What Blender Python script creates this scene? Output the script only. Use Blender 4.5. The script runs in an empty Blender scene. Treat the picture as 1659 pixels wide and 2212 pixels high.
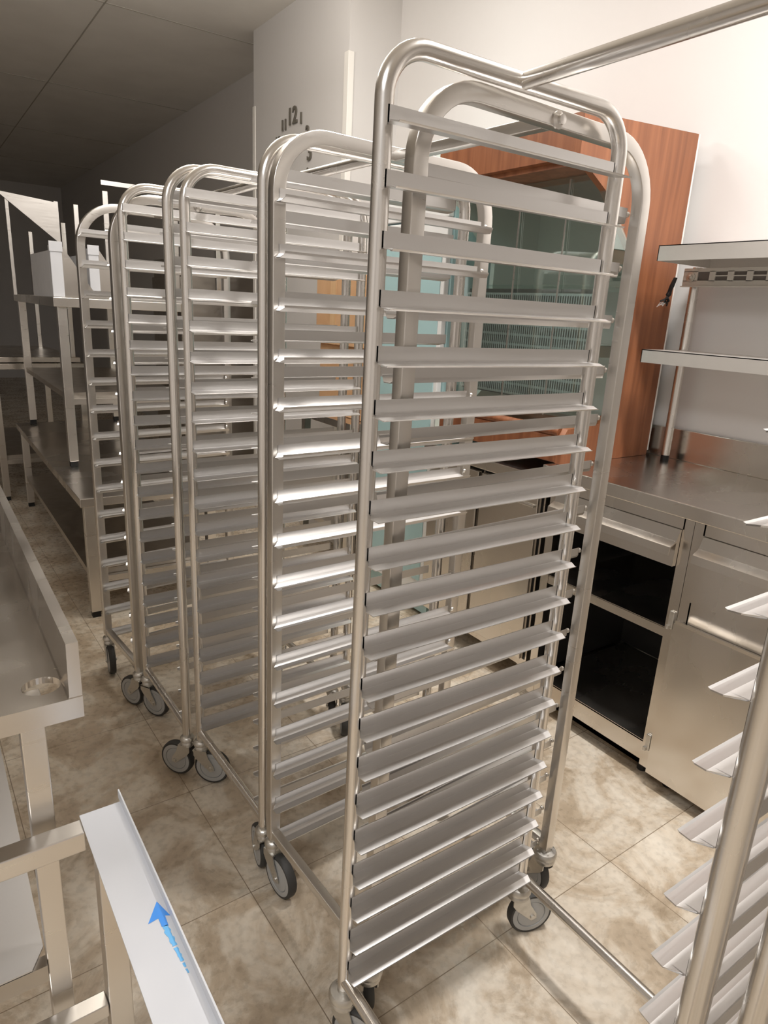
import bpy, bmesh, math, random
from mathutils import Vector, Matrix
random.seed(4)
sc = bpy.context.scene
COL = sc.collection
PI = math.pi

# ------------------------------------------------------------------ camera
cd = bpy.data.cameras.new('camera')
cam = bpy.data.objects.new('camera', cd); COL.objects.link(cam)
F_PX = 1452.83
cd.sensor_fit = 'VERTICAL'; cd.sensor_height = 36.0
cd.lens = F_PX / 2212.0 * 36.0
cd.clip_start = 0.02
pitch, roll, yaw = 0.2902, 0.0539, 0.9570
fw = Vector((math.cos(yaw)*math.cos(pitch), math.sin(yaw)*math.cos(pitch), -math.sin(pitch)))
rt = Vector((math.sin(yaw), -math.cos(yaw), 0)); up = rt.cross(fw)
r2 = rt*math.cos(roll) + up*math.sin(roll)
u2 = up*math.cos(roll) - rt*math.sin(roll)
M = Matrix((r2, u2, -fw)).transposed().to_4x4()
M.translation = Vector((-0.5651, -0.8161, 1.4882))
cam.matrix_world = M
sc.camera = cam

# ------------------------------------------------------------------ light
sc.view_settings.view_transform = 'Standard'
sc.view_settings.look = 'None'
sc.view_settings.gamma = 1.0
sc.cycles.transparent_max_bounces = 24
sc.view_settings.exposure = 0.0
w = bpy.data.worlds.new('world'); sc.world = w; w.use_nodes = True
w.node_tree.nodes['Background'].inputs[0].default_value = (1.0, .93, .85, 1)
w.node_tree.nodes['Background'].inputs[1].default_value = 0.05

def area(name, loc, size, power, col, rot=(0, 0, 0)):
    ld = bpy.data.lights.new(name, 'AREA'); ld.shape = 'RECTANGLE'
    ld.size, ld.size_y = size; ld.energy = power; ld.color = col
    o = bpy.data.objects.new(name, ld); COL.objects.link(o)
    o.location = loc; o.rotation_euler = rot
    return o
area('ceiling_lamp', (0.98, -0.15, 3.15), (0.16, 0.5), 54, (1.0, .965, .935))
area('ceiling_lamp', (1.05, 1.75, 3.15), (0.16, 0.5), 12, (1.0, .96, .92))
ld = bpy.data.lights.new('ceiling_glow_fill', 'POINT'); ld.energy = 24; ld.color = (1.0, .95, .88); ld.shadow_soft_size = .12
lo = bpy.data.objects.new('ceiling_glow_fill', ld); COL.objects.link(lo); lo.location = (.35, 2.0, 2.78)  # unseen fill light, added to give the ceiling its glow
area('ceiling_uplight_fill', (.30, 2.35, 2.74), (1.0, .3), 16, (1.0, .95, .90), (PI, 0, 0))  # added upward fill without a fixture, brightens the far ceiling
area('ceiling_lamp', (-1.7, -1.2, 3.15), (0.8, 1.2), 50, (.97, .98, 1.0))

# ------------------------------------------------------------------ materials
def mat(name, col, rough=.5, metal=0., spec=.5, noise=None, bump=0., alpha=None, emis=None):
    m = bpy.data.materials.new(name); m.use_nodes = True
    nt = m.node_tree; b = nt.nodes['Principled BSDF']
    b.inputs['Base Color'].default_value = (*col, 1)
    b.inputs['Roughness'].default_value = rough
    b.inputs['Metallic'].default_value = metal
    b.inputs['Specular IOR Level'].default_value = spec
    if noise or bump:
        tc = nt.nodes.new('ShaderNodeTexCoord'); mp = nt.nodes.new('ShaderNodeMapping')
        nz = nt.nodes.new('ShaderNodeTexNoise'); nt.links.new(tc.outputs['Object'], mp.inputs[0])
        nt.links.new(mp.outputs[0], nz.inputs[0])
        sc_, lo, hi = noise if noise else ((20, 20, 20), rough, rough)
        mp.inputs['Scale'].default_value = sc_
        nz.inputs['Scale'].default_value = 1.0; nz.inputs['Detail'].default_value = 4
        mr = nt.nodes.new('ShaderNodeMapRange'); mr.inputs['From Min'].default_value = .3; mr.inputs['From Max'].default_value = .7
        mr.inputs['To Min'].default_value = lo; mr.inputs['To Max'].default_value = hi
        nt.links.new(nz.outputs[0], mr.inputs[0]); nt.links.new(mr.outputs[0], b.inputs['Roughness'])
        if bump:
            bp = nt.nodes.new('ShaderNodeBump'); bp.inputs['Strength'].default_value = bump
            bp.inputs['Distance'].default_value = .002
            nt.links.new(nz.outputs[0], bp.inputs['Height']); nt.links.new(bp.outputs[0], b.inputs['Normal'])
    return m

def ramp_mat(name, scale, stops, rough, bump=0.0, kind='noise', mapping=(1, 1, 1), detail=6, distortion=0.0):
    m = bpy.data.materials.new(name); m.use_nodes = True
    nt = m.node_tree; b = nt.nodes['Principled BSDF']
    tc = nt.nodes.new('ShaderNodeTexCoord'); mp = nt.nodes.new('ShaderNodeMapping'); mp.inputs['Scale'].default_value = mapping
    nt.links.new(tc.outputs['Object'], mp.inputs[0])
    nz = nt.nodes.new('ShaderNodeTexNoise'); nz.inputs['Scale'].default_value = scale; nz.inputs['Detail'].default_value = detail
    nz.inputs['Distortion'].default_value = distortion
    nt.links.new(mp.outputs[0], nz.inputs[0])
    r = nt.nodes.new('ShaderNodeValToRGB'); e = r.color_ramp.elements
    e[0].position, e[0].color = stops[0][0], (*stops[0][1], 1)
    e[1].position, e[1].color = stops[-1][0], (*stops[-1][1], 1)
    for p, c in stops[1:-1]:
        x = e.new(p); x.color = (*c, 1)
    nt.links.new(nz.outputs[0], r.inputs[0]); nt.links.new(r.outputs[0], b.inputs['Base Color'])
    b.inputs['Roughness'].default_value = rough
    if bump:
        bp = nt.nodes.new('ShaderNodeBump'); bp.inputs['Strength'].default_value = bump; bp.inputs['Distance'].default_value = .003
        nt.links.new(nz.outputs[0], bp.inputs['Height']); nt.links.new(bp.outputs[0], b.inputs['Normal'])
    return m

STEEL = mat('stainless_steel', (.76, .73, .69), .3, 1.0, noise=((6, 6, 90), .27, .33))
STEELX = mat('brushed_steel_sheet', (.74, .70, .65), .26, 1.0, noise=((3, 5, 3), .2, .32))
TUBE = mat('polished_tube_steel', (.80, .77, .73), .24, 1.0, noise=((8, 8, 8), .2, .3))
ALU = mat('aluminium_rail', (.72, .705, .69), .38, 1.0, noise=((5, 80, 80), .32, .42))
SHELF = mat('satin_shelf_sheet', (.80, .77, .73), .4, .75)
BRK = mat('cream_bracket', (.66, .63, .58), .4, .3)
SATIN = mat('satin_sheet', (.70, .68, .66), .5, .7)
DARKST = mat('dull_steel', (.50, .46, .41), .38, 1.0, noise=((20, 20, 20), .3, .5))
ZINC = mat('zinc_fork', (.62, .60, .56), .35, 1.0, noise=((60, 60, 60), .25, .6), bump=.3)
RUBBER = mat('grey_rubber', (.045, .043, .04), .6)
HUB = mat('grey_plastic_hub', (.42, .42, .41), .45)
BLACK = mat('black_plastic', (.012, .012, .012), .45)
DARKIN = mat('dark_interior_panel', (.035, .033, .032), .25)
FILM = mat('white_protective_film', (.66, .67, .70), .42, 0, .5, noise=((14, 14, 14), .3, .5), bump=.25)
BLUE = mat('blue_print', (.05, .30, .86), .45)
WHITEP = mat('white_plastic', (.85, .85, .84), .4)
WALL = mat('painted_plaster', (.69, .665, .645), .75, noise=((30, 30, 30), .7, .85), bump=.08)
TRIMW = mat('white_corner_trim', (.9, .87, .82), .4)
NUM = mat('grey_numeral', (.16, .145, .12), .5)
WOOD = ramp_mat('cherry_veneer', 3.0, [(.3, (.20, .072, .033)), (.5, (.28, .104, .046)), (.7, (.36, .14, .064))], .35, mapping=(9, 9, .6), distortion=.6)
PINE = ramp_mat('pale_wood', 3.0, [(.3, (.66, .40, .20)), (.7, (.80, .55, .32))], .5, mapping=(6, 6, .7))
CARD = ramp_mat('cardboard', 8.0, [(.3, (.62, .36, .19)), (.7, (.72, .45, .25))], .8)
CEIL = ramp_mat('ceiling_board', 3.0, [(.3, (.74, .71, .66)), (.7, (.80, .77, .72))], .85)

def glass_mat():
    m = bpy.data.materials.new('tinted_glass'); m.use_nodes = True
    nt = m.node_tree; nt.nodes.remove(nt.nodes['Principled BSDF']); out = nt.nodes['Material Output']
    tr = nt.nodes.new('ShaderNodeBsdfTransparent'); tr.inputs[0].default_value = (.93, .985, .97, 1)
    gl = nt.nodes.new('ShaderNodeBsdfGlossy'); gl.inputs['Roughness'].default_value = .03; gl.inputs[0].default_value = (.9, 1, .98, 1)
    mx = nt.nodes.new('ShaderNodeMixShader')
    mx.inputs[0].default_value = .24; nt.links.new(tr.outputs[0], mx.inputs[1]); nt.links.new(gl.outputs[0], mx.inputs[2])
    nt.links.new(mx.outputs[0], out.inputs[0])
    return m
GLASS = glass_mat()
TEAL = mat('teal_cooler_panel', (.45, .66, .68), .25)
MINT = mat('pale_green_lining', (.80, .88, .82), .35)

def floor_mat():
    m = bpy.data.materials.new('marbled_beige_tile'); m.use_nodes = True
    nt = m.node_tree; N = nt.nodes.new; L = nt.links.new; b = nt.nodes['Principled BSDF']
    tc = N('ShaderNodeTexCoord')
    mp = N('ShaderNodeMapping'); mp.inputs['Rotation'].default_value = (0, 0, math.radians(-1.2))
    T = .4555
    mp.inputs['Location'].default_value = (-.015, -.052, 0)
    L(tc.outputs['Object'], mp.inputs[0])
    br = N('ShaderNodeTexBrick'); br.offset = 0; br.squash = 1
    br.inputs['Scale'].default_value = 1; br.inputs['Brick Width'].default_value = T; br.inputs['Row Height'].default_value = T
    br.inputs['Mortar Size'].default_value = .0013; br.inputs['Mortar Smooth'].default_value = .3
    br.inputs['Color1'].default_value = (.95, .95, .95, 1); br.inputs['Color2'].default_value = (1.05, 1.05, 1.05, 1)
    L(mp.outputs[0], br.inputs[0])
    n1 = N('ShaderNodeTexNoise'); n1.inputs['Scale'].default_value = 5; n1.inputs['Detail'].default_value = 9; n1.inputs['Distortion'].default_value = .7
    n1.inputs['Roughness'].default_value = .68
    L(tc.outputs['Object'], n1.inputs[0])
    r = N('ShaderNodeValToRGB'); e = r.color_ramp.elements
    e[0].position, e[0].color = .32, (.40, .31, .215, 1)
    e[1].position, e[1].color = .68, (.80, .73, .62, 1)
    x = e.new(.46); x.color = (.54, .44, .325, 1)
    x = e.new(.55); x.color = (.70, .615, .50, 1)
    L(n1.outputs[0], r.inputs[0])
    n2 = N('ShaderNodeTexNoise'); n2.inputs['Scale'].default_value = 45; n2.inputs['Detail'].default_value = 5
    L(tc.outputs['Object'], n2.inputs[0])
    r2_ = N('ShaderNodeMapRange'); r2_.inputs['From Min'].default_value = .3; r2_.inputs['From Max'].default_value = .6
    r2_.inputs['To Min'].default_value = .87; r2_.inputs['To Max'].default_value = 1.04
    L(n2.outputs[0], r2_.inputs[0])
    m1 = N('ShaderNodeMix'); m1.data_type = 'RGBA'; m1.blend_type = 'MULTIPLY'; m1.inputs[0].default_value = 1
    L(r.outputs[0], m1.inputs[6]); L(br.outputs['Color'], m1.inputs[7])
    hm = N('ShaderNodeHueSaturation'); L(m1.outputs[2], hm.inputs['Color']); L(r2_.outputs[0], hm.inputs['Value'])
    m2 = N('ShaderNodeMix'); m2.data_type = 'RGBA'; L(br.outputs['Fac'], m2.inputs[0])
    L(hm.outputs[0], m2.inputs[6]); m2.inputs[7].default_value = (.27, .205, .14, 1)
    L(m2.outputs[2], b.inputs['Base Color'])
    mr = N('ShaderNodeMapRange'); mr.inputs['From Min'].default_value = .35; mr.inputs['From Max'].default_value = .65
    mr.inputs['To Min'].default_value = .22; mr.inputs['To Max'].default_value = .4
    L(n2.outputs[0], mr.inputs[0]); L(mr.outputs[0], b.inputs['Roughness'])
    bp = N('ShaderNodeBump'); bp.inputs['Strength'].default_value = .12; bp.inputs['Distance'].default_value = .002
    L(n2.outputs[0], bp.inputs['Height']); L(bp.outputs[0], b.inputs['Normal'])
    return m
FLOOR = floor_mat()

# ------------------------------------------------------------------ helpers
def link(name, bm, m, parent=None, smooth=False):
    me = bpy.data.meshes.new(name); bmesh.ops.recalc_face_normals(bm, faces=bm.faces)
    bm.to_mesh(me); bm.free()
    ms = m if isinstance(m, (list, tuple)) else [m]
    for x in ms: me.materials.append(x)
    if smooth:
        for p in me.polygons: p.use_smooth = True
        try: me.set_sharp_from_angle(angle=math.radians(40))
        except Exception: pass
    o = bpy.data.objects.new(name, me); COL.objects.link(o)
    if parent: o.parent = parent
    return o
def tag(o, label, cat, group=None, kind=None):
    if label: o['label'] = label
    if cat: o['category'] = cat
    if group: o['group'] = group
    if kind: o['kind'] = kind
    return o
def thing(name, label, cat, loc=(0, 0, 0), rz=0, group=None):
    o = bpy.data.objects.new(name, None); COL.objects.link(o)
    o.location = loc; o.rotation_euler = (0, 0, rz)
    o.empty_display_size = .05
    return tag(o, label, cat, group)
def box(bm, x0, x1, y0, y1, z0, z1, bev=0.0):
    r = bmesh.ops.create_cube(bm, size=1, matrix=Matrix.Translation(((x0+x1)/2, (y0+y1)/2, (z0+z1)/2)) @ Matrix.Diagonal((abs(x1-x0), abs(y1-y0), abs(z1-z0), 1)))
    if bev:
        vs = set(r['verts']); es = [e for e in bm.edges if e.verts[0] in vs and e.verts[1] in vs]
        bmesh.ops.bevel(bm, geom=es, offset=bev, segments=2, profile=.5, affect='EDGES')
def boxes(lst, bev=0.0):
    bm = bmesh.new()
    for b in lst: box(bm, *b, bev)
    return bm
def prism(bm, pts, axis, a, b):
    """extrude a polygon: axis 'x' pts are (y,z); 'y' pts are (x,z); 'z' pts are (x,y)"""
    def mk(p, t):
        return {'x': (t, p[0], p[1]), 'y': (p[0], t, p[1]), 'z': (p[0], p[1], t)}[axis]
    A = [bm.verts.new(mk(p, a)) for p in pts]; B = [bm.verts.new(mk(p, b)) for p in pts]
    n = len(pts); bm.faces.new(A[::-1]); bm.faces.new(B)
    for i in range(n): bm.faces.new((A[i], A[(i+1) % n], B[(i+1) % n], B[i]))
def circle(r, n=16): return [(r*math.cos(2*PI*i/n), r*math.sin(2*PI*i/n)) for i in range(n)]
def rrect(a, b, c=.003):
    o = []
    for sx, sy, t0 in ((1, 1, 0), (-1, 1, 90), (-1, -1, 180), (1, -1, 270)):
        for t in (0, 30, 60, 90):
            t = math.radians(t0+t); o.append((sx*(a-c)+c*math.cos(t), sy*(b-c)+c*math.sin(t)))
    return o
def sweep(bm, path, prof, ref=Vector((0, 1, 0))):
    """sweep a closed profile along a path; ref stays the first profile axis"""
    path = [Vector(p) for p in path]; rings = []
    n = len(path)
    for i, p in enumerate(path):
        if i == 0: t = (path[1]-p).normalized(); k = 1
        elif i == n-1: t = (p-path[i-1]).normalized(); k = 1
        else:
            t1 = (p-path[i-1]).normalized(); t2 = (path[i+1]-p).normalized(); t = (t1+t2).normalized(); k = 1/max(.3, t.dot(t1))
        a = (ref - t*ref.dot(t))
        if a.length < 1e-4: a = Vector((1, 0, 0)) - t*t.x
        a.normalize(); b = t.cross(a)
        rings.append([bm.verts.new(p + a*q[0] + b*q[1]*k) for q in prof])
    m = len(prof)
    for i in range(n-1):
        for j in range(m):
            bm.faces.new((rings[i][j], rings[i][(j+1) % m], rings[i+1][(j+1) % m], rings[i+1][j]))
    bm.faces.new(rings[0][::-1]); bm.faces.new(rings[-1])
def tube(bm, a, b, r, n=14): sweep(bm, [a, b], circle(r, n), Vector((0, 1, 0)) if abs((Vector(b)-Vector(a)).normalized().y) < .9 else Vector((1, 0, 0)))
def bar(bm, a, b, h, v):
    d = (Vector(b)-Vector(a)).normalized()
    ref = Vector((0, 0, 1)) if abs(d.z) < .9 else Vector((0, 1, 0))
    sweep(bm, [a, b], rrect(h, v, .002), ref)
def lathe(bm, prof, M4, n=24, ring=False):
    rings = []
    for r, z in prof:
        rings.append([bm.verts.new(M4 @ Vector((r*math.cos(2*PI*i/n), r*math.sin(2*PI*i/n), z))) for i in range(n)])
    for k in range(len(rings)-1):
        for i in range(n): bm.faces.new((rings[k][i], rings[k][(i+1) % n], rings[k+1][(i+1) % n], rings[k+1][i]))
    if ring:
        for i in range(n): bm.faces.new((rings[-1][i], rings[-1][(i+1) % n], rings[0][(i+1) % n], rings[0][i]))
    else:
        bm.faces.new(rings[0][::-1]); bm.faces.new(rings[-1])

# ------------------------------------------------------------------ the room
def struct(name, bm, m): return tag(link(name, bm, m), None, None, kind='structure')
H = 3.243; XW = 1.93; YB = 13.0; XL = -3.4; YF = -3.2
struct('floor', boxes([(XL-.1, XW+.1, YF-.1, YB+.1, -.05, 0)]), FLOOR)
struct('ceiling', boxes([(XL-.1, XW+.1, YF-.1, YB+.1, H, H+.05)]), CEIL)
struct('wall_right', boxes([(XW, XW+.1, YF-.1, YB+.1, 0, H)]), WALL)
struct('wall_back', boxes([(XL-.1, XW+.1, YB, YB+.1, 0, H)]), WALL)
struct('wall_left', boxes([(XL-.1, XL, YF-.1, YB+.1, 0, H)]), WALL)
struct('wall_front', boxes([(XL-.1, XW+.1, YF-.1, YF, 0, H)]), WALL)
struct('wall_pillar', boxes([(1.595, XW, 2.811, 4.073, 0, H)]), WALL)
struct('trim_1', boxes([(1.588, 1.625, 2.804, 2.85, 0, 2.83)], .002), TRIMW)
struct('trim_2', boxes([(1.588, 1.625, 4.04, 4.08, 0, 2.79)], .002), TRIMW)
seams = bmesh.new()
for x in (-3.0, -1.15, .70): box(seams, x-.004, x+.004, YF, YB, H-.003, H+.001)
for y in (-2, .1, 2.2, 4.3, 6.4, 8.5, 10.6): box(seams, XL, XW, y-.004, y+.004, H-.003, H+.001)
struct('trim_3', seams, mat('ceiling_joint', (.42, .39, .34), .8))

# ------------------------------------------------------------------ tray racks
def arch_path(W, z0, H, rad, n=10):
    pts = [(0, 0, z0)]
    for i in range(n+1):
        t = PI - i*PI/2/n
        pts.append((rad+rad*math.cos(t), 0, H-rad+rad*math.sin(t)))
    for i in range(n+1):
        t = PI/2 - i*PI/2/n
        pts.append((W-rad+rad*math.cos(t), 0, H-rad+rad*math.sin(t)))
    pts.append((W, 0, z0))
    return pts
def rail_mesh(x0, x1, kind):
    """angle runner: plate at y=0, ledge towards -y, ledge level z=0"""
    bm = bmesh.new(); t = .0016
    if kind == 'round':
        out = [(0, .0255), (0, .003), (-.002, .001), (-.019, .0005), (-.0335, -.0030), (-.035, -.0016)]
        up_ = [.030, .004, 0, 0, 0, 0]
    else:
        out = [(0, .024), (0, .006), (-.008, -.003), (-.024, -.003), (-.034, .004), (-.035, .009)]
    inn = []
    for i, p in enumerate(out):
        a = Vector(out[max(0, i-1)]); b = Vector(out[min(len(out)-1, i+1)]); d = (b-a).normalized()
        inn.append((p[0]-d.y*t*-1*-1, p[1]+d.x*t*-1))
    prof = out + inn[::-1]
    L = []
    xs = [x0, x0+.010, x1-.010, x1]
    # rounded ledge tips: the lip stops a little short of both ends
    rings = []
    for k, x in enumerate(xs):
        ring = []
        for (y, z) in prof:
            xx = x
            if k == 0 and y > -.003: xx = x + .012
            if k == 3 and y > -.003: xx = x - .012
            if k == 0 and y < -.0325: xx = x + .005
            if k == 3 and y < -.0325: xx = x - .005
            ring.append(bm.verts.new((xx, y, z)))
        rings.append(ring)
    rings[1] = rings[1]
    for i in range(3):
        for j in range(len(prof)):
            q = (j+1) % len(prof)
            bm.faces.new((rings[i][j], rings[i][q], rings[i+1][q], rings[i+1][j]))
    m = len(out)
    for k in (0, 3):
        for j in range(m-1):
            a, b, c, d = rings[k][j], rings[k][j+1], rings[k][len(prof)-2-j], rings[k][len(prof)-1-j]
            bm.faces.new((a, b, c, d))
    return bm
def mesh_of(bm, name, m, smooth=False):
    o = link(name, bm, m, None, smooth); me = o.data; bpy.data.objects.remove(o); return me
def obj_of(me, name, parent, loc=(0, 0, 0), rz=0):
    o = bpy.data.objects.new(name, me); COL.objects.link(o); o.parent = parent
    o.location = loc; o.rotation_euler = (0, 0, rz); return o

# caster meshes (origin on the floor under the stem)
WR = .058
def caster_meshes():
    bm = bmesh.new()
    tops = []
    for q in (.0228, .031):
        bm = bmesh.new()
        lathe(bm, [(.012, .165), (.0135, .150), (q-.004, .148), (q, .142), (q, .134), (q-.006, .130), (q-.003, .126), (q-.003, .118), (q-.009, .112)], Matrix.Identity(4), 24)
        tops.append(mesh_of(bm, 'caster', ZINC, True))
    top = tops
    bm = bmesh.new()
    for s in (-1, 1):
        prism(bm, [(-.018, .118), (.024, .118), (.030, .095), (.048, .066), (.050, .052), (.036, .046), (.018, .062), (-.008, .086), (-.018, .100)], 'y', s*.0185, s*.0155)
    box(bm, -.018, .024, -.0185, .0185, .114, .119)
    tube(bm, (.038, -.022, WR), (.038, .022, WR), .006, 10)
    fork = mesh_of(bm, 'fork', ZINC)
    R = Matrix.Translation((.038, 0, WR)) @ Matrix.Rotation(PI/2, 4, 'X')
    bm = bmesh.new()
    lathe(bm, [(.050, -.012), (.055, -.012), (WR, -.007), (WR, .007), (.055, .012), (.050, .012)], R, 36, True)
    tyre = mesh_of(bm, 'tyre', RUBBER, True)
    bm = bmesh.new()
    lathe(bm, [(.006, -.0145), (.014, -.013), (.036, -.0115), (.0372, -.0090), (.0384, -.0125), (.0498, -.0122), (.0498, .0122), (.0384, .0125), (.0372, .0090), (.036, .0115), (.014, .013), (.006, .0145)], R, 36)
    hub = mesh_of(bm, 'wheel_hub', HUB, True)
    return top, fork, tyre, hub
CM = caster_meshes()
def caster(parent, x, y, rz, big=0):
    c = obj_of(CM[0][big], 'caster', parent, (x, y, 0), rz)
    for me, n in zip(CM[1:], ('fork', 'tyre', 'wheel_hub')): obj_of(me, n, c)
    return c
def rack(label, loc, rz, W, D, top, kind, zs, xr, rad, cast, topx=None, big=(0, 0, 0, 0)):
    t = thing('tray_rack', label, 'rack', (*loc, 0), rz, None)
    r = .0138 if kind == 'round' else .0122
    prof = circle(r, 16) if kind == 'round' else rrect(r, r*1.15, .002)
    bm = bmesh.new(); sweep(bm, arch_path(W, .158, top, rad), prof)
    fm = mesh_of(bm, 'upright_frame', TUBE if kind == 'round' else STEEL, True)
    rm = mesh_of(rail_mesh(xr[0], xr[1], kind), 'tray_rail', ALU)
    bm2 = rail_mesh(xr[0], xr[1], kind)
    for v in bm2.verts: v.co.y = -v.co.y
    rm2 = mesh_of(bm2, 'tray_rail', ALU)
    for (yy, me, sgn) in ((0, rm2, 1), (D, rm, -1)):
        obj_of(fm, 'upright_frame', t, (0, yy, 0))
        for z in zs: obj_of(me, 'tray_rail', t, (0, yy + sgn*(r+.0006), z))
    if kind == 'square':
        bb = bmesh.new(); lathe(bb, [(.0005, -.004), (.004, -.003), (.0055, 0), (.0055, .003), (.004, .0045), (.0015, .006)], Matrix.Rotation(PI/2, 4, 'Y'), 10)
        bme = mesh_of(bb, 'bolt', STEEL, True)
        for yy in (r+.006, D-r-.006):
            for z in zs: obj_of(bme, 'bolt', t, (W-r-.004, yy, z+.014))
    tx = W/2 if topx is None else topx
    bm = bmesh.new()
    if kind == 'round': tube(bm, (tx, r*.6, top), (tx, D-r*.6, top), .0128)
    else: bar(bm, (tx, r, top-.004), (tx, D-r, top-.004), .010, .012)
    obj_of(mesh_of(bm, 'top_bar', TUBE if kind == 'round' else STEEL, True), 'top_bar', t)
    if kind == 'square':
        bb = bmesh.new(); lathe(bb, [(.014, 0), (.014, .003), (.008, .006), (.008, .012), (.002, .013)], Matrix.Translation((tx, -r, top-.004)) @ Matrix.Rotation(PI/2, 4, 'X'), 16)
        obj_of(mesh_of(bb, 'end_bolt', STEEL, True), 'end_bolt', t)
    for xx in (0, W):
        bm = bmesh.new()
        if kind == 'round': tube(bm, (xx, r*.5, .178), (xx, D-r*.5, .178), .0122)
        else: bar(bm, (xx, r, .172), (xx, D-r, .172), .011, .011)
        obj_of(mesh_of(bm, 'base_bar', TUBE if kind == 'round' else STEEL, True), 'base_bar', t)
    for (x, y), a, g in zip(((0, 0), (W, 0), (W, D), (0, D)), cast, big): caster(t, x, y, math.radians(a), g)
    return t
Z20 = [.212+.08*k for k in range(20)]
Z16 = [.160+.1015*k for k in range(16)]
rack('round tube tray rack cut off by the right edge, nearest the camera', (.040, -1.282), 0, .506, .646, 1.838, 'round', Z20, (-.012, .491), .068, (10, 60, 180, 180))
rack('tall round tube tray rack in front, twenty close rails, nearest the worktop', (.012, -.591), 0, .506, .646, 1.838, 'round', Z20, (-.012, .491), .068, (0, 0, -20, -60), big=(0, 0, 1, 1))
rack('square tube tray rack with widely spaced bolted rails right behind the front rack', (.086, .073), math.radians(2.7), .575, .430, 1.812, 'square', Z16, (-.012, .560), .108, (70, 80, -110, -85), big=(1, 1, 0, 0))
rack('round tube tray rack third from the front, its chrome caster out on the open floor', (.062, .554), math.radians(1.6), .545, .448, 1.81, 'round', Z20, (-.012, .535), .085, (78, 60, -120, -45))
rack('round tube tray rack fourth in the row, between chrome-castered rack and hindmost rack', (.020, 1.045), math.radians(1), .545, .42, 1.81, 'round', Z20, (-.012, .535), .085, (125, 60, -120, -60))
rack('square tube tray rack at the far end of the row beside the stacked tables', (-.004, 1.515), math.radians(5), .55, .345, 1.786, 'square', Z16, (-.012, .538), .135, (110, 10, 60, -100))

# ------------------------------------------------------------------ right hand counter
# continuous worktop
t = thing('worktop', 'long stainless worktop with low upstand against the right wall', 'worktop', (1.30, -.9, .935))
bm = boxes([(0, .628, -.9, 1.735, 0, .045)], .003)
link('slab', bm, STEELX, t)
bm = boxes([(.608, .628, -.9, 1.735, .045, .165)], .002)
link('upstand', bm, STEELX, t)
# open cabinet with drawer
ZB = .05
def cab_body(y0, y1, open_front, name_label):
    t = thing('base_cabinet', name_label, 'cabinet', (1.325, y0, 0))
    w_ = y1-y0
    L = [(0, .58, 0, .018, ZB, .934), (0, .58, w_-.018, w_, ZB, .934), (.56, .58, 0, w_, ZB, .934),
         (0, .58, 0, w_, ZB, ZB+.018), (0, .03, 0, w_, ZB, .14), (-.002, .03, .03, w_-.03, .894, .934),
         (-.002, .03, 0, .035, ZB, .93), (-.002, .03, w_-.035, w_, ZB, .93)]
    link('body', boxes(L), STEELX, t)
    for (x, y) in ((.05, .05), (.05, w_-.05), (.52, .05), (.52, w_-.05)):
        b = bmesh.new(); tube(b, (x, y, 0), (x, y, ZB+.01), .018); link('foot', b, BLACK, t)
    return t, w_
ta, wa = cab_body(.235, .800, True, 'open stainless base cabinet with black interior and one drawer above')
link('lining', boxes([(.035, .555, .0185, .021, .145, .90), (.035, .555, wa-.021, wa-.0185, .145, .90), (.552, .559, .02, wa-.02, .145, .90), (.035, .555, .02, wa-.02, .80, .803)]), DARKIN, ta)
link('floor_panel', boxes([(.0, .55, .036, wa-.036, .135, .142)]), STEELX, ta)
link('shelf', boxes([(.002, .55, .036, wa-.036, .56, .564), (.002, .006, .036, wa-.036, .53, .562)]), STEELX, ta)
def drawer(t, y0, y1, z0, z1, lip=.03):
    b = bmesh.new()
    prism(b, [(-.022, z0), (-.004, z0), (-.004, z1), (-.010, z1), (-.022, z1-.035)], 'y', y0, y1)
    box(b, .0, .4, y0+.02, y1-.02, z0+.02, z1-.03)
    d = link('drawer', b, STEELX, t)
    b = bmesh.new()
    prism(b, [(-.022, z1-.035), (-.052, z1-.050), (-.054, z1-.075), (-.051, z1-.075), (-.049, z1-.053), (-.022, z1-.040)], 'y', y0, y1)
    link('pull_lip', b, STEELX, d)
    return d
d = drawer(ta, .036, wa-.036, .775, .893)
for z in (.60, .15):
    b = boxes([(-.012, -.001, .004, .022, z-.03, z+.03)], .003)
    lathe(b, [(.006, 0), (.007, .002), (.006, .012)], Matrix.Translation((-.014, .018, z-.03)), 10)
    link('hinge', b, ZINC, ta)
tb, wb = cab_body(-.365, .2335, False, 'closed stainless base cabinet with tall plain door right of the open cabinet')
drawer(tb, .02, wb-.036, .685, .893)
link('rail', boxes([(-.002, .03, .03, wb-.03, .60, .69)]), STEELX, tb)
b = bmesh.new()
box(b, -.024, -.004, .004, wb-.004, ZB+.002, .600)
dr = link('door', b, STEELX, tb)
b = bmesh.new(); prism(b, [(-.004, .600), (-.024, .600), (-.046, .612), (-.047, .622), (-.042, .622), (-.040, .616), (-.020, .606), (-.004, .606)], 'y', .004, wb-.02)
link('pull_lip', b, STEELX, dr)
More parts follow.
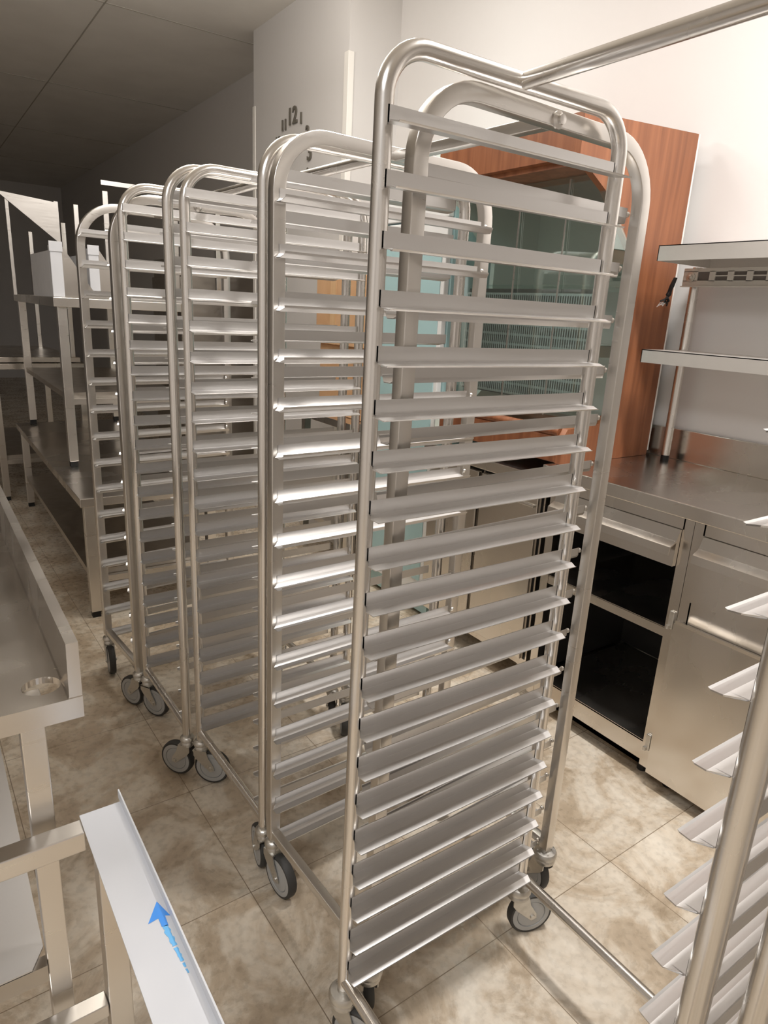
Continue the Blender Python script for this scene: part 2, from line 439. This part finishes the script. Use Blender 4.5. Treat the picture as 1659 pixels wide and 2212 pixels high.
# refrigerated counter continuing the row
t = thing('refrigerated_counter', 'low stainless refrigerated counter behind the racks, left of the open cabinet', 'refrigerator', (1.36, .87, 0))
link('body', boxes([(.02, .56, 0, .70, .10, .88)]), STEELX, t)
link('top', boxes([(-.03, .565, -.012, .712, .881, .925)], .003), STEELX, t)
for k in range(2):
    y0 = .015+.345*k
    dd = link('door', boxes([(-.006, .019, y0, y0+.325, .14, .86)], .004), STEELX, t)
    link('door_gasket', boxes([(.0185, .0215, y0-.006, y0+.331, .134, .866)]), BLACK, dd)
    link('handle', boxes([(-.018, -.0065, y0+.01, y0+.315, .79, .80)], .002), STEEL, dd)
for (x, y) in ((.08, .08), (.08, .62), (.5, .08), (.5, .62)):
    b = bmesh.new(); tube(b, (x, y, 0), (x, y, .10), .018); link('foot', b, STEEL, t)
# over-shelf
t = thing('overshelf', 'two-tier stainless shelf unit standing on posts over the worktop', 'shelf', (1.6, -.9, .98))
def slab(x0, x1, y0, y1, z0, z1):
    b = bmesh.new()
    box(b, x0, x1, y0, y1, z1-.003, z1)
    for bb in ((x0, x0+.003, y0, y1, z0, z1), (x1-.003, x1, y0, y1, z0, z1), (x0, x1, y0, y0+.003, z0, z1), (x0, x1, y1-.003, y1, z0, z1)): box(b, *bb)
    return b
link('upper_shelf', slab(-.02, .30, -.9, 1.59, .720, .770), SHELF, t)
link('lower_shelf', slab(-.01, .228, -.9, 1.60, .380, .425), SHELF, t)
b = bmesh.new()
for y in (-.5, 1.605): tube(b, (.253, y, 0.004), (.253, y, .70), .019, 18)
for y, in ((-.5,), (1.605,)):
    b = bmesh.new(); tube(b, (.253, y, .02), (.253, y, .719), .0165, 18)
    pz = link('post', b, TUBE, t, True)
    b = bmesh.new(); tube(b, (.253, y, 0.0002), (.253, y, .02), .0155, 18); link('foot_cap', b, BLACK, pz)
b = bmesh.new()
X0, X1 = .196, .202
zz0, zz1 = .648, .712
box(b, X0, X1, -.6, 1.62, zz1-.012, zz1); box(b, X0, X1, -.6, 1.62, zz0, zz0+.022)
box(b, X0-.012, X0, -.6, 1.62, zz0, zz0+.003)
yy = 1.62
k = 0
while yy > -.5:
    wgap = .045
    box(b, X0, X1, yy-.055 if k == 0 else yy-.022, yy, zz0+.02, zz1-.01)
    yy -= (.055 if k == 0 else .022)+wgap
    if k: box(b, X0, X1, yy, yy+wgap, zz0+.036, zz0+.040)
    k += 1
br = link('slotted_bracket', b, BRK, t)
link('slot_shade_strip', boxes([(X1+.0005, X1+.012, -.6, 1.60, zz0+.004, zz1-.004)]), mat('slot_shade_grey', (.16, .14, .125), .6), br)  # dark strip added behind the slots, its colour stands in for shade
b = bmesh.new(); lathe(b, [(.017, 0), (.017, .003), (.009, .004), (.008, .008), (.003, .010)], Matrix.Translation((X0, 1.59, .682)) @ Matrix.Rotation(-PI/2, 4, 'Y'), 20)
link('bolt', b, ZINC, br)
# cable
b = bmesh.new()
for k in range(6):
    a = .004*math.cos(k); c = .004*math.sin(k*2)
    pts = [(1.79+a, .745+c, 1.66), (1.785+a*2, .752+c, 1.63), (1.78-a, .757+c*2, 1.60), (1.778+a*2, .760-c*2, 1.575+.003*k), (1.776+a*3, .764+c*4, 1.56+.004*k)]
    sweep(b, pts, circle(.0035, 6), Vector((0, 1, 0)))
t = thing('cable_bundle', 'black cable bundle with frayed wire ends hanging at the end of the upper shelf', 'cable', (0, 0, 0))
link('cable', b, BLACK, t, True)
b = bmesh.new()
for k in range(4):
    sweep(b, [(1.776, .762+.002*k, 1.572), (1.773, .770+.004*k, 1.560+.004*k), (1.770, .774+.006*k, 1.567-.004*k)], circle(.0013, 5), Vector((1, 0, 0)))
link('bare_wire', b, WHITEP, t)

# ------------------------------------------------------------------ wooden display case on the worktop
t = thing('display_case', 'tall glass bakery display case with cherry wood side panel and hood', 'display case', (0, .8, .98))
YE = .74
side = [(1.257, 1.137), (1.257, 1.01), (1.40, .93), (1.487, .842), (1.60, .735), (1.60, .19), (1.545, .14), (1.37, .13), (1.35, .10), (1.35, .001), (1.868, .001), (1.868, 1.175)]
b = bmesh.new(); prism(b, side, 'y', 0, .025); link('side_panel', b, WOOD, t)
b = bmesh.new(); prism(b, side, 'y', YE-.025, YE); link('end_panel', b, MINT, t)
link('white_edge', boxes([(1.8685, 1.876, -.001, .025, .02, 1.175)]), TRIMW, t)
b = bmesh.new(); prism(b, [(1.257, 1.137), (1.257, 1.01), (1.275, 1.005), (1.275, 1.12), (1.86, 1.155), (1.86, 1.174)], 'y', .0255, YE-.0255); link('hood', b, WOOD, t)
b = bmesh.new(); prism(b, [(1.275, 1.005), (1.86, 1.0), (1.86, .985), (1.275, .99)], 'y', .026, YE-.026); link('hood_board', b, WOOD, t)
b = boxes([(1.352, 1.866, .026, YE-.026, .001, .10)], .006)
link('base', b, WOOD, t)
b = bmesh.new(); tube(b, (1.365, .03, .115), (1.365, YE-.03, .115), .017); link('front_rail', b, WOOD, t, True)
link('back_panel', boxes([(1.85, 1.862, .026, YE-.026, .101, .984)]), MINT, t)
b = bmesh.new(); prism(b, [(1.42, .16), (1.424, .16), (1.404, .985), (1.400, .985)], 'y', -.012, YE-.03)
fg = link('front_glass', b, GLASS, t)
link('glass_seam', boxes([(1.395, 1.399, .15, .155, .16, .98), (1.395, 1.399, .38, .386, .16, .98)]), STEEL, fg)
b = bmesh.new(); prism(b, [(1.426, .16), (1.60, .19), (1.60, .73), (1.487, .842), (1.409, .90)], 'y', -.008, -.004); link('end_glass', b, GLASS, t)
for z in (.63,):
    link('glass_shelf', boxes([(1.47, 1.84, .03, YE-.03, z, z+.006)]), GLASS, t)
g = bmesh.new()
for i in range(60):
    y = .03+i*(YE-.06)/59
    box(g, 1.455, 1.457, y-.0016, y+.0016, .21, .60)
for k in range(11): box(g, 1.4585, 1.462, .028, YE-.028, .21+k*.039-.0045, .21+k*.039+.0045)
link('wire_grille', g, mat('grey_wire', (.50, .54, .54), .4), t)
link('grille_backing', boxes([(1.465, 1.469, .03, YE-.03, .20, .62)]), mat('black_backing', (.012, .016, .016), .5), t)

# ------------------------------------------------------------------ things beyond the display case
t = thing('glass_cooler', 'upright cooler with pale blue glass door standing behind the display case', 'refrigerator', (1.40, 1.60, 0))
link('body', boxes([(.03, .52, 0, .58, .02, 2.02)]), TEAL, t)
for k in range(2):
    dd = link('door', boxes([(0, .028, .01+.285*k, .285+.285*k, .12, 1.88)], .004), WHITEP, t)
    link('pane', boxes([(-.004, -.0005, .035+.285*k, .26+.285*k, .2, 1.80)]), TEAL, dd)
link('fascia', boxes([(0, .028, .01, .57, 1.89, 2.01)], .003), WHITEP, t)
t = thing('work_table', 'steel work table by the pillar carrying cardboard boxes', 'table', (1.32, 2.215, 0))
link('top', boxes([(0, .57, 0, .58, .86, .90)], .003), STEELX, t)
for (x, y) in ((.03, .03), (.54, .03), (.03, .55), (.54, .55)): link('leg', boxes([(x-.02, x+.02, y-.02, y+.02, 0, .86)]), STEEL, t)
link('undershelf', boxes([(.02, .55, .02, .56, .25, .28)]), STEELX, t)
b = boxes([(1.42, 1.80, 2.25, 2.74, .902, 1.29)], .004); tag(link('cardboard_box', b, CARD), 'brown cardboard box on the table by the pillar, lower one', 'box', 'cardboard boxes by the pillar')
b = boxes([(1.40, 1.78, 2.24, 2.76, 1.292, 1.66)], .004)
cb = link('cardboard_box', b, CARD); tag(cb, 'brown cardboard box on top of the other one by the pillar, pale tape strip', 'box', 'cardboard boxes by the pillar')
link('tape_strip', boxes([(1.3985, 1.3997, 2.54, 2.60, 1.293, 1.66)]), PINE, cb)
t = thing('upright_fridge', 'tall dull steel fridge beyond the clock pillar', 'refrigerator', (1.2, 4.55, 0))
link('body', boxes([(0.02, .70, 0, .75, .12, 1.80)], .005), DARKST, t)
link('door', boxes([(0, .019, .01, .74, .14, 1.66)], .004), DARKST, t)
for (x, y) in ((.08, .06), (.62, .06), (.08, .69), (.62, .69)):
    b = bmesh.new(); tube(b, (x, y, 0), (x, y, .12), .02); link('foot', b, STEEL, t)
link('handle', boxes([(-.03, -.0005, .06, .08, .8, 1.15)], .003), STEEL, t)

# ------------------------------------------------------------------ clock of numerals on the pillar
t = thing('wall_clock', 'clock made of separate grey numerals on the pillar face', 'clock', (1.595, 3.47, 2.39))
for k in range(1, 13):
    a = math.radians(30*k)
    cu = bpy.data.curves.new('numeral', 'FONT'); cu.body = str(k); cu.size = .135 if k % 3 == 0 else .085; cu.extrude = .004; cu.offset = .0025
    cu.align_x = 'CENTER'; cu.align_y = 'CENTER'
    tmp = bpy.data.objects.new('tmp', cu); COL.objects.link(tmp)
    dg = bpy.context.evaluated_depsgraph_get(); me = bpy.data.meshes.new_from_object(tmp.evaluated_get(dg))
    bpy.data.objects.remove(tmp)
    me.materials.clear(); me.materials.append(NUM)
    # text plane to the wall: text x -> world -y, text y -> world z, normal -> -x
    Mx = Matrix(((0, 0, -1, 0), (-1, 0, 0, 0), (0, 1, 0, 0), (0, 0, 0, 1)))
    me.transform(Mx)
    o = bpy.data.objects.new('numeral', me); COL.objects.link(o); o.parent = t
    o.location = (-.006, -.235*math.sin(a), .235*math.cos(a))

# ------------------------------------------------------------------ foreground left: drainboard table
t = thing('drainboard_table', 'stainless table with round waste hole and raised side upstand at the left edge', 'table', (-.40, .25, 0))
ZT = .855; XR = 0.0; LX = -.55; LY = 1.75
b = bmesh.new()
hx, hy, hr, n = -.052, .066, .030, 40
x0, x1, y0, y1 = hx-.036, hx+.034, hy-.05, hy+.05
ci = [b.verts.new((hx+hr*math.cos(2*PI*i/n), hy+hr*math.sin(2*PI*i/n), ZT)) for i in range(n)]
cl = [b.verts.new((hx+hr*math.cos(2*PI*i/n), hy+hr*math.sin(2*PI*i/n), ZT-.012)) for i in range(n)]
sq = []
for i in range(n):
    c, s = math.cos(2*PI*i/n), math.sin(2*PI*i/n)
    k = min((x1-hx)/abs(c) if abs(c) > 1e-6 else 9, .05/abs(s) if abs(s) > 1e-6 else 9, 9)
    if c < 0: k = min((hx-x0)/abs(c), .05/abs(s) if abs(s) > 1e-6 else 9)
    sq.append(b.verts.new((hx+k*c, hy+k*s, ZT)))
for i in range(n):
    j = (i+1) % n
    b.faces.new((ci[i], ci[j], sq[j], sq[i])); b.faces.new((ci[j], ci[i], cl[i], cl[j]))
def quad(b, x0, x1, y0, y1, z):
    b.faces.new([b.verts.new(v) for v in ((x0, y0, z), (x1, y0, z), (x1, y1, z), (x0, y1, z))])
quad(b, LX, x0, 0.0, LY, ZT)
quad(b, x0, x1, 0.0, y0, ZT); quad(b, x0, x1, y1, LY, ZT)
quad(b, x1, -.018, 0.0, LY, ZT)
# fill the corners the square map leaves, then front apron and cove
link('top_sheet', b, STEELX, t)
link('apron', boxes([(LX, 0, -.002, .0, ZT-.036, ZT+.002), (LX, 0, LY, LY+.002, ZT-.036, ZT), (LX-.002, LX, 0, LY, ZT-.036, ZT)]), STEELX, t)
b = bmesh.new(); prism(b, [(-.022, ZT), (-.020, ZT+.006), (-.0185, ZT+.10), (0, ZT+.10), (0, ZT-.036), (-.003, ZT-.036), (-.003, ZT)], 'y', 0, LY)
link('upstand', b, STEELX, t)
for y in (.045, LY-.06):
    link('leg', boxes([(-.092, -.054, y, y+.038, 0, ZT-.012)], .002), STEEL, t)
    link('leg', boxes([(LX+.02, LX+.06, y, y+.04, 0, ZT-.012)], .002), STEEL, t)
b = bmesh.new()
prism(b, [(LX+.06, .036), (-.118, .036), (-.094, .078), (-.094, LY-.06), (LX+.06, LY-.06)], 'z', .300, .303)
link('lower_shelf', b, SATIN, t)
for y in (.035, LY-.05): link('shelf_rail', boxes([(LX+.06, -.093, y, y+.025, .262, .299)]), DARKST, t)

# low stand with film covered angle and blue arrow
t = thing('low_stand', 'low open stand frame topped by a film-covered white steel angle with a blue arrow', 'stand', (-.345, .285, 0), math.radians(.5))
b = bmesh.new()
box(b, -.072, 0, -.95, 0, .597, .600); box(b, -.0025, 0, -.95, .012, .600, .618)
an = link('angle_rail', b, FILM, t); an['label'] = 'white film-covered angle'
b = bmesh.new()
# arrow on the film, head pointing away (+y)
az = .6003
def flat(b, pts, z):
    prism(b, pts, 'z', z, z+.0003)
flat(b, [(-.012, -.252), (-.0345, -.285), (-.019, -.283), (-.019, -.300), (-.010, -.303), (-.009, -.283), (.0005-.003, -.287)], az)
ar = link('arrow', b, BLUE, an)
b = bmesh.new()
Lp, Rp = [], []
for k in range(26):
    u = k/25; y = -.3005-.09*u; xc = -.0145+.004*u; wd = .0052*(1-.75*u)
    Lp.append((xc-wd*(.55+.6*random.random()), y)); Rp.append((xc+wd*(.55+.6*random.random()), y))
for k in range(25):
    if k in (11, 19, 22): continue
    flat(b, [Lp[k], Lp[k+1], Rp[k+1], Rp[k]], az)
link('worn_arrow_shaft', b, mat('faded_blue_print', (.16, .50, .88), .5), an)
link('cross_tube', boxes([(-.50, -.0725, -.045, -.007, .560, .598)], .002), STEEL, t)
for (x, y) in ((-.036, -.03), (-.49, -.03), (-.036, -.90), (-.49, -.90)):
    link('leg', boxes([(x-.021, x+.021, y-.021, y+.021, 0, .596 if x > -.1 else .559)], .002), STEEL, t)
link('base_tube', boxes([(-.469, -.058, -.045, -.010, .16, .19)], .002), STEEL, t)

# ------------------------------------------------------------------ stacked tables at the far left
def table(label, loc, rz, W, Dp, h, leg=.04, top_t=.04, shelf=None, back=0, flip=False, group=None):
    t = thing('steel_table', label, 'table', loc, rz, group)
    def f(x0, x1, y0, y1, z0, z1):
        return (x0, x1, y0, y1, h-z1, h-z0) if flip else (x0, x1, y0, y1, z0, z1)
    link('top', boxes([f(0, W, 0, Dp, h-top_t, h)], .002), STEELX, t)
    for (x, y) in ((.04, .04), (W-.04, .04), (.04, Dp-.04), (W-.04, Dp-.04)):
        lg = link('leg', boxes([f(x-leg/2, x+leg/2, y-leg/2, y+leg/2, 0.03, h-top_t)], .002), STEEL, t)
        if flip: continue
        b = boxes([f(x-leg/2+.004, x+leg/2-.004, y-leg/2+.004, y+leg/2-.004, 0, .03)]); link('foot_cap', b, BLACK, lg)
    if shelf is not None:
        link('undershelf', boxes([f(.025, W-.025, .06, Dp-.06, shelf, shelf+.03)]), DARKST, t)
        link('stretcher', boxes([f(.06, W-.06, .03, .055, shelf-.03, shelf)]), STEEL, t)
    return t
table('lowest steel table of the far left stack, legs on the floor', (-.015, 2.355, 0), 0, .66, 2.15, .60, .045, .04, .20)
table('steel table standing on the lowest one, carrying the film-wrapped splash guards', (.048, 2.99, .601), 0, .64, 1.5, .868, .045, .045, .36)
table('upturned steel table with thin legs in the air, at the far left edge', (-.12, 4.7, 1.0), math.radians(3), .60, 1.2, 1.0, .03, .035, None, flip=True)
tu = table('steel frame table turned upside down high on the pile, top bar in the air', (.42, 3.55, 1.471), 0, .75, .90, .62, .03, .03, None, flip=True)
link('end_bar', boxes([(.02, .73, .02, .05, .621, .645)]), STEEL, tu)
# supports: a lower table under the far one
table('steel table under the upturned one in the dark corner', (-.14, 4.65, 0), math.radians(3), .66, 1.3, .995, .045, .04, .3)
# film wrapped splash guards
def guard(x, y, w_, label):
    t = thing('splash_guard', label, 'splash guard', (x, y, 1.4695), 0, None)
    link('box_end', boxes([(0, w_, 0, .05, .001, .245)], .003), FILM, t)
    link('film_fold', boxes([(-.003, w_+.003, -.004, -.0005, .215, .262)], .001), FILM, t)
    link('side_plate', boxes([(0, .004, .05, .62, .001, .22)]), FILM, t)
    b = bmesh.new(); prism(b, [(w_, .001), (w_+.16, .001), (w_+.004, .24), (w_, .24)], 'y', .002, .006); link('gusset', b, STEELX, t)
    return t
guard(.055, 3.02, .055, 'white film-wrapped splash guard at the left end of the raised table')
guard(.24, 3.06, .05, 'second film-wrapped splash guard, right of the first behind the last rack')
t = thing('triangular_panel', 'bright triangular steel panel leaning high at the far left', 'panel', (-.12, 3.35, 1.4695))
b = bmesh.new(); prism(b, [(0.0, .50), (.27, .475), (.275, .28)], 'y', 0, .004); link('plate', b, STEEL, t)
b = bmesh.new()
box(b, .268, .288, .005, .025, 0, .48); box(b, .04, .055, .005, .02, 0.0, .48)
link('upright', b, STEEL, t)
